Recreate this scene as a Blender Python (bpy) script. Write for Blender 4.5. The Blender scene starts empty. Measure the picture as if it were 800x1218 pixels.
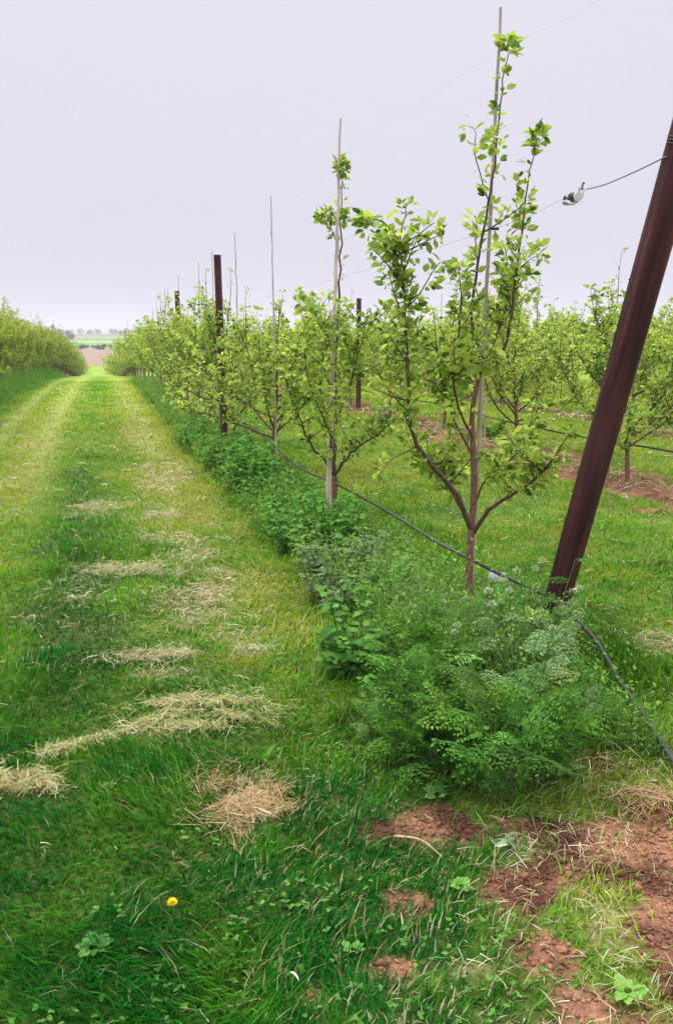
import bpy, math, random
import numpy as np
from mathutils import Vector
R = math.radians
sc = bpy.context.scene
# ------------------------------------------------------------------ camera
PITCH = R(11.9); CAMH = 1.6; F = 1013.0
cam = bpy.data.objects.new('camera', bpy.data.cameras.new('camera'))
sc.collection.objects.link(cam)
cam.location = (0, 0, CAMH); cam.rotation_euler = (R(90) - PITCH, 0, 0)
cam.data.sensor_fit = 'VERTICAL'; cam.data.angle = 2 * math.atan(609 / F)
cam.data.clip_start = .05; cam.data.clip_end = 6000
sc.camera = cam
# ------------------------------------------------------------------ sky
SUN_EL, SUN_AZ = R(58), R(-50)
w = bpy.data.worlds.new('World'); sc.world = w; w.use_nodes = True
nt = w.node_tree; nt.nodes.clear()
N = nt.nodes.new; L = nt.links.new
out = N('ShaderNodeOutputWorld'); bg = N('ShaderNodeBackground'); L(bg.outputs[0], out.inputs[0])
sky = N('ShaderNodeTexSky'); sky.sky_type = 'NISHITA'; sky.sun_disc = False
sky.sun_elevation = SUN_EL; sky.sun_rotation = SUN_AZ; sky.air_density = 1.5; sky.dust_density = 4
tc = N('ShaderNodeTexCoord'); sep = N('ShaderNodeSeparateXYZ'); L(tc.outputs['Generated'], sep.inputs[0])
mr = N('ShaderNodeValToRGB'); L(sep.outputs['Z'], mr.inputs[0])     # overcast: brighter towards the zenith
el = mr.color_ramp.elements
el[0].position = 0.0; el[0].color = (.715, .695, .82, 1)
el[1].position = 1.0; el[1].color = (4.4, 4.3, 4.2, 1)
e = el.new(.12); e.color = (.735, .715, .83, 1)
e = el.new(.38); e.color = (.80, .785, .875, 1)
e = el.new(.62); e.color = (2.3, 2.25, 2.3, 1)
no = N('ShaderNodeTexNoise'); no.inputs['Scale'].default_value = 1.7; no.inputs['Detail'].default_value = 4
mp = N('ShaderNodeMapping'); mp.inputs['Scale'].default_value = (1, 1, 3.0)
L(tc.outputs['Generated'], mp.inputs[0]); L(mp.outputs[0], no.inputs['Vector'])
mm = N('ShaderNodeMapRange'); mm.inputs[1].default_value = .3; mm.inputs[2].default_value = .7
mm.inputs[3].default_value = .975; mm.inputs[4].default_value = 1.02; mp.inputs['Location'].default_value = (2.3, 5.1, .4); L(no.outputs[0], mm.inputs[0])
mul = N('ShaderNodeVectorMath'); mul.operation = 'SCALE'; L(mr.outputs[0], mul.inputs[0]); L(mm.outputs[0], mul.inputs['Scale'])
sk = N('ShaderNodeVectorMath'); sk.operation = 'SCALE'; sk.inputs['Scale'].default_value = .1; L(sky.outputs[0], sk.inputs[0])
mx = N('ShaderNodeMix'); mx.data_type = 'RGBA'; mx.inputs[0].default_value = .975
L(sk.outputs[0], mx.inputs[6]); L(mul.outputs[0], mx.inputs[7]); L(mx.outputs[2], bg.inputs[0])
bg.inputs[1].default_value = 1.0
sun = bpy.data.objects.new('sun', bpy.data.lights.new('sun', 'SUN')); sc.collection.objects.link(sun)
sun.data.energy = 2.7; sun.data.angle = R(14); sun.data.color = (1, .96, .9)
sd = Vector((math.sin(SUN_AZ) * math.cos(SUN_EL), math.cos(SUN_AZ) * math.cos(SUN_EL), math.sin(SUN_EL)))
sun.rotation_euler = sd.to_track_quat('Z', 'Y').to_euler()
sc.view_settings.view_transform = 'Standard'; sc.view_settings.look = 'None'
sc.view_settings.exposure = 0.0; sc.view_settings.gamma = 1
sc.cycles.max_bounces = 6; sc.cycles.diffuse_bounces = 3; sc.cycles.transmission_bounces = 4; sc.cycles.glossy_bounces = 2
# ------------------------------------------------------------------ geometry of the place
rng = np.random.default_rng(7)
CP, SP = math.cos(PITCH), math.sin(PITCH)
ROW = .29; KC = 1 / math.hypot(1, ROW)
def bend(y): return .020 * np.logaddexp(0, (np.asarray(y, float) - 14) * .8) / .8
def rowx(y, off=0.0): return 2.15 + off - ROW * y + (float(bend(y)) if np.ndim(y) == 0 else bend(y))
def sval(x, y): return (x - (2.15 - ROW * y + bend(y))) * KC          # metres right of the staked row
KY = [-50, 20, 30, 38, 48, 61, 80, 100, 130, 150, 300, 520, 900, 1400, 5000]
KZ = [0, 0, -.16, -.42, -.82, -1.42, -2.75, -4.2, -4.9, -4.6, -3.4, -2.4, -.6, -.2, -20]
def hash2(i, j, s):
    n = (i.astype(np.int64) * 374761393 + j.astype(np.int64) * 668265263 + s * 982451653) & 0x7fffffff
    n = ((n ^ (n >> 13)) * 1274126177) & 0x7fffffff
    n = n ^ (n >> 16)
    return (n & 0xffff) / 65535.0
def vnoise(x, y, s=0):
    x = np.asarray(x, float); y = np.asarray(y, float)
    i = np.floor(x); j = np.floor(y); fx = x - i; fy = y - j
    fx = fx * fx * (3 - 2 * fx); fy = fy * fy * (3 - 2 * fy)
    a = hash2(i, j, s); b = hash2(i + 1, j, s); c = hash2(i, j + 1, s); d = hash2(i + 1, j + 1, s)
    return (a * (1 - fx) + b * fx) * (1 - fy) + (c * (1 - fx) + d * fx) * fy
def fbm(x, y, s=0, o=4):
    t = 0; a = .5; n = 0
    for k in range(o):
        t = t + a * vnoise(x * 2 ** k + 17 * k, y * 2 ** k - 9 * k, s + k); n += a; a *= .5
    return t / n
def sstep(a, b, x):
    t = np.clip((x - a) / (b - a), 0, 1); return t * t * (3 - 2 * t)
def ground(x, y):
    x = np.asarray(x, float); y = np.asarray(y, float)
    z = np.interp(y + .0 * x, KY, KZ)
    near = 1 - sstep(25, 60, y)
    z = z + near * ((fbm(x * .8, y * .8, 3, 2) - .5) * .05 + (fbm(x * 5, y * 5, 5, 3) - .5) * .035)
    return z
def P(px, py, d):                                            # point seen at a photo position, d metres ahead
    r, u = (px - 400) / F, (609 - py) / F
    f = CP + SP * u; up = -SP + CP * u
    return Vector((r * d / f, d, CAMH + up * d / f))
def G(px, py):                                               # the same on the flat ground
    r, u = (px - 400) / F, (609 - py) / F
    f = CP + SP * u; up = -SP + CP * u; t = -CAMH / up
    return Vector((r * t, f * t, 0))
def blob(x, y, px, py, rx, ry, sharp=1.0):                   # soft patch, size given by its extent in the view
    c = G(px, py); wx = abs(G(px + rx, py).x - c.x); wy = abs(G(px, py - ry).y - G(px, py + ry).y) / 2
    return np.exp(-(((x - c.x) / wx) ** 2 + ((y - c.y) / wy) ** 2) * sharp)
SOIL = [(525, 985, 62, 22), (612, 1048, 42, 26), (482, 1072, 38, 17), (775, 1015, 85, 50), (650, 1140, 40, 26),
        (690, 1195, 40, 18), (462, 1155, 34, 15), (365, 1192, 26, 12), (640, 985, 60, 16), (795, 1130, 30, 60), (450, 985, 26, 10)]
def soil_mask(x, y):
    m = 0 * x
    for b in SOIL: m = np.maximum(m, blob(x, y, *b))
    m = m * 1.2 + .30 * (1 - sstep(2.9, 3.4, y)) * sstep(.15, .8, x) + (fbm(x * 6, y * 6, 11, 4) - .5) * 1.5
    m = sstep(.30, .78, m)
    s = sval(x, y)
    for c, hw in ((3.55, .52), (7.05, .22), (10.55, .12)):
        n = (fbm(x * 2.2, y * 2.2, 21, 3) - .5) * .9
        m = np.maximum(m, sstep(hw + .12, hw - .12, np.abs(s - c) + n) * (y > 3.5))
    return np.clip(m, 0, 1)
STRAW = [(230, 845, 70, 17), (150, 872, 60, 9), (60, 897, 60, 8), (30, 938, 60, 12), (295, 935, 34, 22), (285, 975, 45, 20),
         (190, 680, 100, 10), (250, 700, 50, 34), (230, 735, 70, 14), (115, 605, 28, 7), (200, 640, 50, 9), (210, 780, 60, 9),
         (180, 800, 50, 8), (30, 805, 26, 6), (30, 740, 22, 5), (60, 770, 22, 4), (290, 770, 40, 14), (190, 570, 40, 20),
         (95, 715, 30, 6), (790, 770, 60, 22), (450, 640, 60, 6), (700, 1000, 60, 30), (620, 1010, 70, 25), (730, 1100, 40, 40), (560, 1160, 40, 14)]
def straw_mask(x, y):
    m = 0 * x
    for b in STRAW: m = np.maximum(m, blob(x, y, *b))
    s = sval(x, y)
    track = np.exp(-((s + 1.42) / .34) ** 2) * .62 + np.exp(-((s + 2.95) / .3) ** 2) * .5
    m = np.maximum(m, track * sstep(3.4, 4.6, y) * (1 - .45 * sstep(9, 20, y)))
    for c in (3.55, 7.05): m = np.maximum(m, .8 * np.exp(-((s - c) / .6) ** 2) * (y > 3.5))
    n = fbm(x * 2.6 + y * .8, y * 6.5 - x * 1.5, 31, 4)
    return sstep(.5, .85, m + (n - .5) * 1.5)
def grass_col(x, y, s=None):                                 # species and wear of the sward, not its lighting
    s = sval(x, y)
    n1 = .5 * fbm(x * .9, y * .9, 41, 3) + .5 * fbm(s * 1.6, y * .22, 42, 3); n2 = fbm(x * 4, y * 4, 43, 3)
    dark = np.array([.008, .105, .008]); mid = np.array([.080, .245, .010]); yel = np.array([.25, .315, .026]); pale = np.array([.34, .43, .13])
    k = .35 + 0 * x
    k = k + .42 * np.exp(-((s + 1.15) / .45) ** 2) * sstep(3.2, 4.6, y)        # mossy strip beside the weeds
    k = k + .30 * np.exp(-((s + 2.85) / .35) ** 2) * sstep(3.0, 5, y)
    k = k - .36 * np.exp(-((s + 2.2) / .26) ** 2) * (1 - sstep(8, 15, y)) * sstep(3, 4, y)
    k = k + .30 * sstep(4, 14, y)
    k = k - .33 * (1 - sstep(2.6, 3.9, y)) * (1 - sstep(.3, 1.1, x))
    k = k + .04 * sstep(.4, 1.4, s) * sstep(3.2, 4.4, y)
    k = k + .42 * (1 - sstep(2.6, 3.6, y)) * sstep(.1, .9, x)
    k = k + .12 * sstep(2.3, 3.2, y) * sstep(-.7, -.1, x)
    k = k + (n1 - .5) * .55 + (n2 - .5) * .7 + (fbm(x * 13, y * 13, 47, 2) - .5) * .35
    # wheel tracks pressed lighter down the alley
    tr = .6 * np.exp(-((s + 1.25) / .2) ** 2) + np.exp(-((s + 2.7) / .2) ** 2) + .9 * np.exp(-((s + 3.45) / .16) ** 2)
    pl = np.clip(tr * sstep(6, 13, y) * .95, 0, .95)[..., None]
    k = np.clip(k, 0, 1)[..., None]
    c = np.where(k < .5, dark + (mid - dark) * k * 2, mid + (yel - mid) * (k - .5) * 2)
    return c * (1 - pl) + pale * pl
def soil_col(x, y):
    n = fbm(x * 7, y * 7, 51, 4)[..., None]
    n = sstep(.25, .75, n); c = np.array([.075, .033, .022]) * (1 - n) + np.array([.25, .125, .078]) * n
    return c
def straw_col(n):
    t = rng.random((n, 1)); c = np.array([.30, .31, .16]) * (1 - t) + np.array([.55, .52, .38]) * t
    r = rng.random((n, 1)); c = np.where(r < .25, np.array([.38, .25, .15]), c); c = np.where(r > .86, np.array([.27, .30, .09]), c)
    return c
# ------------------------------------------------------------------ mesh helpers
class NP:
    def __init__(s): s.v = []; s.f3 = []; s.f4 = []; s.c = []; s.n = 0
    def add(s, v, f, col):
        v = np.asarray(v, np.float32).reshape(-1, 3); f = np.asarray(f, np.int64)
        c = np.broadcast_to(np.asarray(col, np.float32), (len(v), 3))
        s.v.append(v); s.c.append(c); (s.f3 if f.shape[1] == 3 else s.f4).append(f + s.n); s.n += len(v)
    def build(s, name, mat, parent=None, smooth=False):
        me = bpy.data.meshes.new(name)
        v = np.concatenate(s.v); c = np.concatenate(s.c)
        f3 = np.concatenate(s.f3) if s.f3 else np.zeros((0, 3), np.int64)
        f4 = np.concatenate(s.f4) if s.f4 else np.zeros((0, 4), np.int64)
        me.vertices.add(len(v)); me.vertices.foreach_set('co', v.ravel())
        nl = f3.size + f4.size; me.loops.add(nl)
        me.loops.foreach_set('vertex_index', np.concatenate([f3.ravel(), f4.ravel()]).astype(np.int32))
        me.polygons.add(len(f3) + len(f4))
        st = np.concatenate([np.arange(len(f3)) * 3, f3.size + np.arange(len(f4)) * 4]).astype(np.int32)
        me.polygons.foreach_set('loop_start', st)
        if smooth: me.polygons.foreach_set('use_smooth', np.ones(len(st), bool))
        at = me.color_attributes.new('Col', 'FLOAT_COLOR', 'POINT')
        at.data.foreach_set('color', np.concatenate([c, np.ones((len(c), 1), np.float32)], 1).ravel())
        me.update(calc_edges=True); me.materials.append(mat)
        o = bpy.data.objects.new(name, me); sc.collection.objects.link(o)
        if parent: o.parent = parent
        return o
def norm(a): return a / np.maximum(np.linalg.norm(a, axis=-1, keepdims=True), 1e-9)
def frames(d, up=None, roll=None):                           # columns x, y(=d), z
    d = norm(np.asarray(d, float))
    up = np.broadcast_to(np.array([0, 0, 1.0]) if up is None else up, d.shape)
    x = np.cross(d, up); bad = np.linalg.norm(x, axis=1) < 1e-3; x[bad] = np.array([1, 0, 0]); x = norm(x); z = np.cross(x, d)
    if roll is not None:
        c, s = np.cos(roll)[:, None], np.sin(roll)[:, None]; x, z = x * c + z * s, z * c - x * s
    return np.stack([x, d, z], 2)
def scatter(m, T, Fc, Rm, pos, sc_, col):                    # template copies joined into one mesh
    n = len(pos); k = len(T)
    sc_ = np.asarray(sc_, float); sc_ = sc_[:, None] if sc_.ndim == 1 else sc_
    v = np.einsum('nij,nkj->nki', Rm, T[None] * sc_[:, None, :]) + np.asarray(pos)[:, None]
    f = (Fc[None] + (np.arange(n) * k)[:, None, None]).reshape(-1, Fc.shape[1])
    m.add(v.reshape(-1, 3), f, np.repeat(np.broadcast_to(col, (n, 3)), k, 0))
# folded, drooping oval leaf, length 1 along y
LEAF = np.array([[0, 0, 0], [-.22, .24, .05], [0, .25, 0], [.22, .24, .05], [-.29, .58, -.02], [0, .6, -.07], [.29, .58, -.02], [0, 1, -.20]])
LEAFF = np.array([[0, 2, 1], [0, 3, 2], [1, 2, 5], [1, 5, 4], [2, 3, 6], [2, 6, 5], [4, 5, 7], [5, 6, 7]])
DIA = np.array([[0, 0, 0], [-.16, .4, .04], [.16, .4, .04], [0, 1, -.05]]); DIAF = np.array([[0, 2, 1], [1, 2, 3]])
BROAD = np.array([[0, 0, 0], [-.32, .1, .04], [0, .25, 0], [.32, .1, .04], [-.36, .45, .05], [0, .55, -.02], [.36, .45, .05], [0, 1, -.12]])
def _rleaf(wd=.42, droop=.16, serr=.035):
    v = [[0, 0, 0]]; f = []; ys = [.06, .18, .32, .46, .60, .74, .88]
    for i, yy in enumerate(ys):
        w_ = wd * (math.sin(math.pi * min(1, yy * .92 + .10)) ** .75) * (1 + serr * (1 if i % 2 else -1) * 3); z = -droop * yy * yy
        v += [[-w_, yy - (.05 if i < 2 else 0), z + .10 * w_ / wd * .6], [0, yy, z], [w_, yy - (.05 if i < 2 else 0), z + .10 * w_ / wd * .6]]
    v.append([0, 1, -droop]); k = len(v) - 1
    f += [(0, 2, 1), (0, 3, 2)]
    for i in range(len(ys) - 1):
        a = 1 + 3 * i; b = a + 3; f += [(a, a + 1, b + 1), (a, b + 1, b), (a + 1, a + 2, b + 2), (a + 1, b + 2, b + 1)]
    a = 1 + 3 * (len(ys) - 1); f += [(a, a + 1, k), (a + 1, a + 2, k)]
    return np.array(v, float), np.array(f)
RLEAF, RLEAFF = _rleaf()
BLADE = np.array([[-.5, 0, 0], [.5, 0, 0], [-.38, .5, .05], [.38, .5, .05], [0, 1, -.12]]); BLADEF = np.array([[0, 1, 3], [0, 3, 2], [2, 3, 4]])
def tube(m, pts, rad, col, sides=6, cap=True):
    pts = np.array([tuple(p) for p in pts], float); n = len(pts); rad = np.broadcast_to(rad, (n,))
    t = np.gradient(pts, axis=0); t = norm(t)
    ref = np.array([.3, .9, .1]) if abs(t[0][2]) > .7 else np.array([0, 0, 1.0])
    vs = []
    for i in range(n):
        a = np.cross(t[i], ref); a /= max(np.linalg.norm(a), 1e-6); b = np.cross(t[i], a)
        an = np.arange(sides) * 2 * math.pi / sides
        vs.append(pts[i] + rad[i] * (np.cos(an)[:, None] * a + np.sin(an)[:, None] * b))
    v = np.concatenate(vs); f = []
    for i in range(n - 1):
        for k in range(sides):
            k2 = (k + 1) % sides; f.append((i * sides + k, i * sides + k2, (i + 1) * sides + k2, (i + 1) * sides + k))
    m.add(v, f, col)
    if cap:
        for i, q in ((0, -1), (n - 1, 1)):
            vv = np.concatenate([vs[i], pts[i:i + 1]])
            m.add(vv, [((k + 1) % sides, k, sides) if q < 0 else (k, (k + 1) % sides, sides) for k in range(sides)], col)
def smooth(pts, n=12):                                       # Catmull-Rom
    p = np.array([tuple(q) for q in pts], float); p = np.vstack([2 * p[0] - p[1], p, 2 * p[-1] - p[-2]]); o = []
    seg = len(p) - 3; k = max(2, n // seg)
    for i in range(seg):
        for t in np.linspace(0, 1, k, endpoint=False):
            a, b, c, d = p[i:i + 4]
            o.append(.5 * (2 * b + (c - a) * t + (2 * a - 5 * b + 4 * c - d) * t * t + (3 * b - a - 3 * c + d) * t ** 3))
    o.append(p[-2]); return np.array(o)
# ------------------------------------------------------------------ materials
def mat(name, rough=.7, transl=0.0, col=None, nscale=0, namt=0, bump=0, bscale=50, spec=.3, stretch=None, ground_=False):
    m = bpy.data.materials.new(name); m.use_nodes = True; t = m.node_tree; t.nodes.clear(); N = t.nodes.new; L = t.links.new
    o = N('ShaderNodeOutputMaterial'); b = N('ShaderNodeBsdfPrincipled'); b.inputs['Roughness'].default_value = rough
    b.inputs['Specular IOR Level'].default_value = spec
    if col is None:
        a = N('ShaderNodeVertexColor'); a.layer_name = 'Col'; c = a.outputs[0]
    else:
        a = N('ShaderNodeRGB'); a.outputs[0].default_value = (*col, 1); c = a.outputs[0]
    tc = N('ShaderNodeTexCoord'); v = tc.outputs['Object']
    if stretch:
        q = N('ShaderNodeMapping'); q.inputs['Scale'].default_value = stretch; L(v, q.inputs[0]); v = q.outputs[0]
    if namt:
        n = N('ShaderNodeTexNoise'); n.inputs['Scale'].default_value = nscale; n.inputs['Detail'].default_value = 6; L(v, n.inputs['Vector'])
        r = N('ShaderNodeMapRange'); r.inputs[1].default_value = .3; r.inputs[2].default_value = .7; r.inputs[3].default_value = 1 - namt; r.inputs[4].default_value = 1 + namt
        L(n.outputs[0], r.inputs[0]); s = N('ShaderNodeVectorMath'); s.operation = 'SCALE'; L(c, s.inputs[0]); L(r.outputs[0], s.inputs['Scale']); c = s.outputs[0]
    L(c, b.inputs['Base Color'])
    if bump:
        n = N('ShaderNodeTexNoise'); n.inputs['Scale'].default_value = bscale; n.inputs['Detail'].default_value = 5; L(v, n.inputs['Vector'])
        q = N('ShaderNodeBump'); q.inputs['Strength'].default_value = bump; q.inputs['Distance'].default_value = .02; L(n.outputs[0], q.inputs['Height']); L(q.outputs[0], b.inputs['Normal'])
    s = b.outputs[0]
    if transl:
        tr = N('ShaderNodeBsdfTranslucent'); g = N('ShaderNodeVectorMath'); g.operation = 'MULTIPLY'; g.inputs[1].default_value = (1.35, 1.25, .7)
        L(c, g.inputs[0]); L(g.outputs[0], tr.inputs[0]); mx = N('ShaderNodeMixShader'); mx.inputs[0].default_value = transl
        L(s, mx.inputs[1]); L(tr.outputs[0], mx.inputs[2]); s = mx.outputs[0]
    L(s, o.inputs[0]); return m
M_leaf = mat('leaf', .6, .5, spec=.2)
M_weed = mat('weed leaf', .7, .35, spec=.04)
M_grass = mat('grass', .7, .35, spec=.03)
M_bark = mat('bark', .85, namt=.35, nscale=40, bump=.5, bscale=90)
M_ground = mat('ground', .95, namt=.42, nscale=38, bump=1.0, bscale=70, spec=.05)
M_soil = mat('clods', .95, namt=.25, nscale=60, bump=.5, bscale=120, spec=.1)
M_straw = mat('straw', .7, .12, spec=.2)
M_field = mat('far field', .95, namt=.18, nscale=.05, spec=.05)
M_post = mat('creosoted post', .7, col=(.060, .019, .022), namt=.75, nscale=16, bump=.5, bscale=60, spec=.25, stretch=(1, 1, .10))
M_cane = mat('bamboo', .5, namt=.22, nscale=7, spec=.4, stretch=(4, 4, 1))
M_wire = mat('galvanised wire', .5, col=(.22, .2, .22), spec=.4)
M_steel = mat('galvanised steel', .35, col=(.62, .62, .67), namt=.15, nscale=60, spec=.8)
M_dark = mat('black plastic', .5, col=(.018, .018, .02), spec=.4)
M_pipe = mat('polythene pipe', .55, col=(.028, .030, .034), namt=.4, nscale=25, spec=.45)
M_white = mat('white plastic', .5, col=(.72, .74, .78), spec=.4)
M_petal = mat('petal', .6, .2, spec=.2)
M_far = mat('far foliage', .95, namt=.3, nscale=.3, spec=.05)
t = M_post.node_tree; b_ = [n for n in t.nodes if n.type == 'BSDF_PRINCIPLED'][0]; src_ = b_.inputs['Base Color'].links[0].from_socket
tc_ = t.nodes.new('ShaderNodeTexCoord'); mp_ = t.nodes.new('ShaderNodeMapping'); mp_.inputs['Scale'].default_value = (70, 70, 1.6); t.links.new(tc_.outputs['Object'], mp_.inputs[0])
g_ = t.nodes.new('ShaderNodeTexNoise'); g_.inputs['Scale'].default_value = 1; g_.inputs['Detail'].default_value = 3; t.links.new(mp_.outputs[0], g_.inputs['Vector'])
r_ = t.nodes.new('ShaderNodeMapRange'); r_.inputs[1].default_value = .35; r_.inputs[2].default_value = .62; r_.inputs[3].default_value = .7; r_.inputs[4].default_value = 1.2; t.links.new(g_.outputs[0], r_.inputs[0])
s_ = t.nodes.new('ShaderNodeVectorMath'); s_.operation = 'SCALE'; t.links.new(src_, s_.inputs[0]); t.links.new(r_.outputs[0], s_.inputs['Scale']); t.links.new(s_.outputs[0], b_.inputs['Base Color'])
def tag(o, label=None, cat=None, group=None, kind=None):
    if label: o['label'] = label
    if cat: o['category'] = cat
    if group: o['group'] = group
    if kind: o['kind'] = kind
    return o
def empty(name, loc, rz=0):
    o = bpy.data.objects.new(name, None); sc.collection.objects.link(o); o.location = loc; o.rotation_euler = (0, 0, rz); o.empty_display_size = .1; return o
def copy_tree(o):
    c = o.copy(); sc.collection.objects.link(c)
    for ch in o.children:
        d = ch.copy(); sc.collection.objects.link(d); d.parent = c
        for g in ch.children:
            e = g.copy(); sc.collection.objects.link(e); e.parent = d
    return c
def retag(o, label, group=None):
    o['label'] = label
    if group: o['group'] = group
    elif 'group' in o: del o['group']
# ------------------------------------------------------------------ ground sheet
def axis(lo, hi, dense_lo, dense_hi, step, grow):
    a = list(np.arange(dense_lo, dense_hi, step)); q = step; v = a[-1]
    while v < hi: q *= grow; v += q; a.append(v)
    q = step; v = a[0]
    while v > lo: q *= grow; v -= q; a.insert(0, v)
    return np.array(a)
xs = axis(-2500, 2500, -2.2, 2.2, .035, 1.035); ys = axis(-30, 4000, .9, 5, .035, 1.022)
XX, YY = np.meshgrid(xs, ys); ZZ = ground(XX, YY)
sm = soil_mask(XX, YY)[..., None]; st = straw_mask(XX, YY)[..., None]
thatch = np.array([.12, .13, .035])
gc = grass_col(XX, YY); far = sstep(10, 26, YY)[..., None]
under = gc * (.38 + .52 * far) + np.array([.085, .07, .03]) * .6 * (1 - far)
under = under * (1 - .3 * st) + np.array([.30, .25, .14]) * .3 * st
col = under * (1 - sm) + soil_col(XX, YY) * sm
# beyond the orchard: ploughed field, then green and pale strips
Y3 = YY + .06 * XX
def band(a, b): return ((Y3 >= a) & (Y3 < b))[..., None]
col = np.where(band(160, 290), np.array([.23, .165, .12]), col)
for a, b, c in ((290, 330, (.10, .18, .06)), (330, 410, (.14, .24, .07)), (410, 450, (.32, .33, .18)), (450, 560, (.12, .20, .07)), (560, 700, (.19, .23, .10)), (700, 6000, (.11, .17, .07))):
    col = np.where(band(a, b), np.array(c), col)
nx, ny = len(xs), len(ys); idx = np.arange(nx * ny).reshape(ny, nx)
fq = np.stack([idx[:-1, :-1], idx[:-1, 1:], idx[1:, 1:], idx[1:, :-1]], -1).reshape(-1, 4)
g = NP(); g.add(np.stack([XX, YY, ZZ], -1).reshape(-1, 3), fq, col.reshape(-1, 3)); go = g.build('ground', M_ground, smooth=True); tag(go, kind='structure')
# ------------------------------------------------------------------ grass (uncountable)
def sample(y0, y1, dens, pad=.7):
    hw1 = (y1 + .4) * .43 + pad; n = int((y1 - y0) * 2 * hw1 * dens)
    y = rng.uniform(y0, y1, n); x = rng.uniform(-hw1, hw1, n); k = np.abs(x) < (y + .4) * .43 + pad; return x[k], y[k]
gm = NP()
for y0, y1, dens, h, wd in ((1.2, 2.6, 13500, .064, .0042), (2.6, 4.2, 9500, .058, .0045), (4.2, 7, 4200, .056, .0055), (7, 12, 1900, .045, .0075), (12, 20, 700, .045, .013), (20, 34, 230, .05, .024)):
    x, y = sample(y0, y1, dens); s = sval(x, y)
    so = soil_mask(x, y); stw = straw_mask(x, y)
    dn = fbm(x * 3.2, y * 3.2, 61, 3)
    keep = rng.random(len(x)) < (1 - .90 * so) * (1 - .5 * stw) * np.clip(.55 + dn, .4, 1)
    rough = (1 - sstep(2.5, 3.6, y)) * sstep(.1, .6, x)          # sparse worn headland
    keep &= rng.random(len(x)) < 1 - .55 * rough
    x, y, s, dn = x[keep], y[keep], s[keep], dn[keep]; n = len(x)
    tuft = sstep(.45, .75, fbm(x * 2.1, y * 2.1, 71, 3))
    hh = h * (.35 + .9 * rng.random(n)) * (.82 + .8 * tuft)
    edge = np.exp(-((s + .72) / .16) ** 2) + np.exp(-((s - .45) / .2) ** 2); hh *= 1 + .9 * edge * (y > 3)
    an = rng.uniform(0, 2 * math.pi, n) * .6 + 2 * math.pi * fbm(x * 1.7, y * 1.7, 77, 2)
    lean = rng.uniform(.25, 1.25, n)
    d = np.stack([np.cos(an) * np.sin(lean), np.sin(an) * np.sin(lean), np.cos(lean)], 1)
    c = grass_col(x, y) * rng.uniform(.45, 1.55, (n, 1)); lt = rng.random(n) < .10; c[lt] = c[lt] * .9 + np.array([.045, .11, .03])
    dry = rng.random(n) < .012 + .05 * sstep(2.5, 4, y) + .20 * rough[keep] + .10 * np.exp(-((s + 1.3) / .5) ** 2)
    c[dry] = straw_col(int(dry.sum())) * .85
    scatter(gm, BLADE, BLADEF, frames(d, up=np.stack([-d[:, 0], -d[:, 1], np.full(n, .4)], 1)), np.stack([x, y, ground(x, y) - .003], 1), np.stack([wd * rng.uniform(.7, 1.5, n), hh, hh], 1), c)
tag(gm.build('grass', M_grass), 'mown green and yellowish grass covering the alley and headland', kind='stuff')
# clover-like broad leaves low in the near sward
cm = NP()
x, y = sample(1.3, 3.6, 300); cl = fbm(x * 2.4, y * 2.4, 81, 2); k = (cl > .60) & (soil_mask(x, y) < .3); x, y = x[k], y[k]; n = len(x)
for q in range(3):
    an = rng.uniform(0, 6.28, n) ; d = np.stack([np.cos(an), np.sin(an), np.full(n, .25)], 1)
    t = rng.random((n, 1)); c = np.array([.05, .17, .03]) * (1 - t) + np.array([.14, .30, .06]) * t
    scatter(cm, BROAD, LEAFF, frames(d), np.stack([x, y, ground(x, y) + .03], 1), rng.uniform(.008, .017, n), c)
tag(cm.build('clover', M_weed), 'small rounded leaves growing through the near grass', kind='stuff')
# ------------------------------------------------------------------ straw
def straw_strands(m, x, y, z, ln=(.05, .16), wd=.0026, flat=.22, diran=None):
    n = len(x); an = rng.uniform(0, 6.28, n) if diran is None else diran + rng.normal(0, .55, n)
    d = np.stack([np.cos(an), np.sin(an), rng.normal(0, flat, n)], 1); l = rng.uniform(*ln, n)
    scatter(m, BLADE * np.array([1, 1, 1.2]), BLADEF, frames(d, roll=rng.uniform(-.9, .9, n)), np.stack([x, y, z], 1) - norm(d) * l[:, None] * .5, np.stack([wd * rng.uniform(.6, 1.5, n), l, l], 1), straw_col(n) * rng.uniform(.75, 1.2, (n, 1)))
sm_ = NP()
for y0, y1, dens, wd, ln in ((1.3, 4.2, 2300, .002, (.02, .10)), (4.2, 8, 1600, .0032, (.03, .11)), (8, 14, 500, .006, (.06, .16)), (14, 26, 110, .016, (.08, .2))):
    x, y = sample(y0, y1, dens); k = rng.random(len(x)) < straw_mask(x, y) * .8 + .012 + .025 * sstep(3.0, 4.5, y) + .42 * (1 - sstep(2.8, 3.4, y)) * sstep(.2, .8, x) * (fbm(x * 5, y * 5, 19, 3) > .45); x, y = x[k], y[k]
    straw_strands(sm_, x, y, ground(x, y) + rng.uniform(.01, .05, len(x)), ln, wd)
tag(sm_.build('scattered_straw', M_straw), 'dry mown stalks scattered over the grass', kind='stuff')
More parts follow.
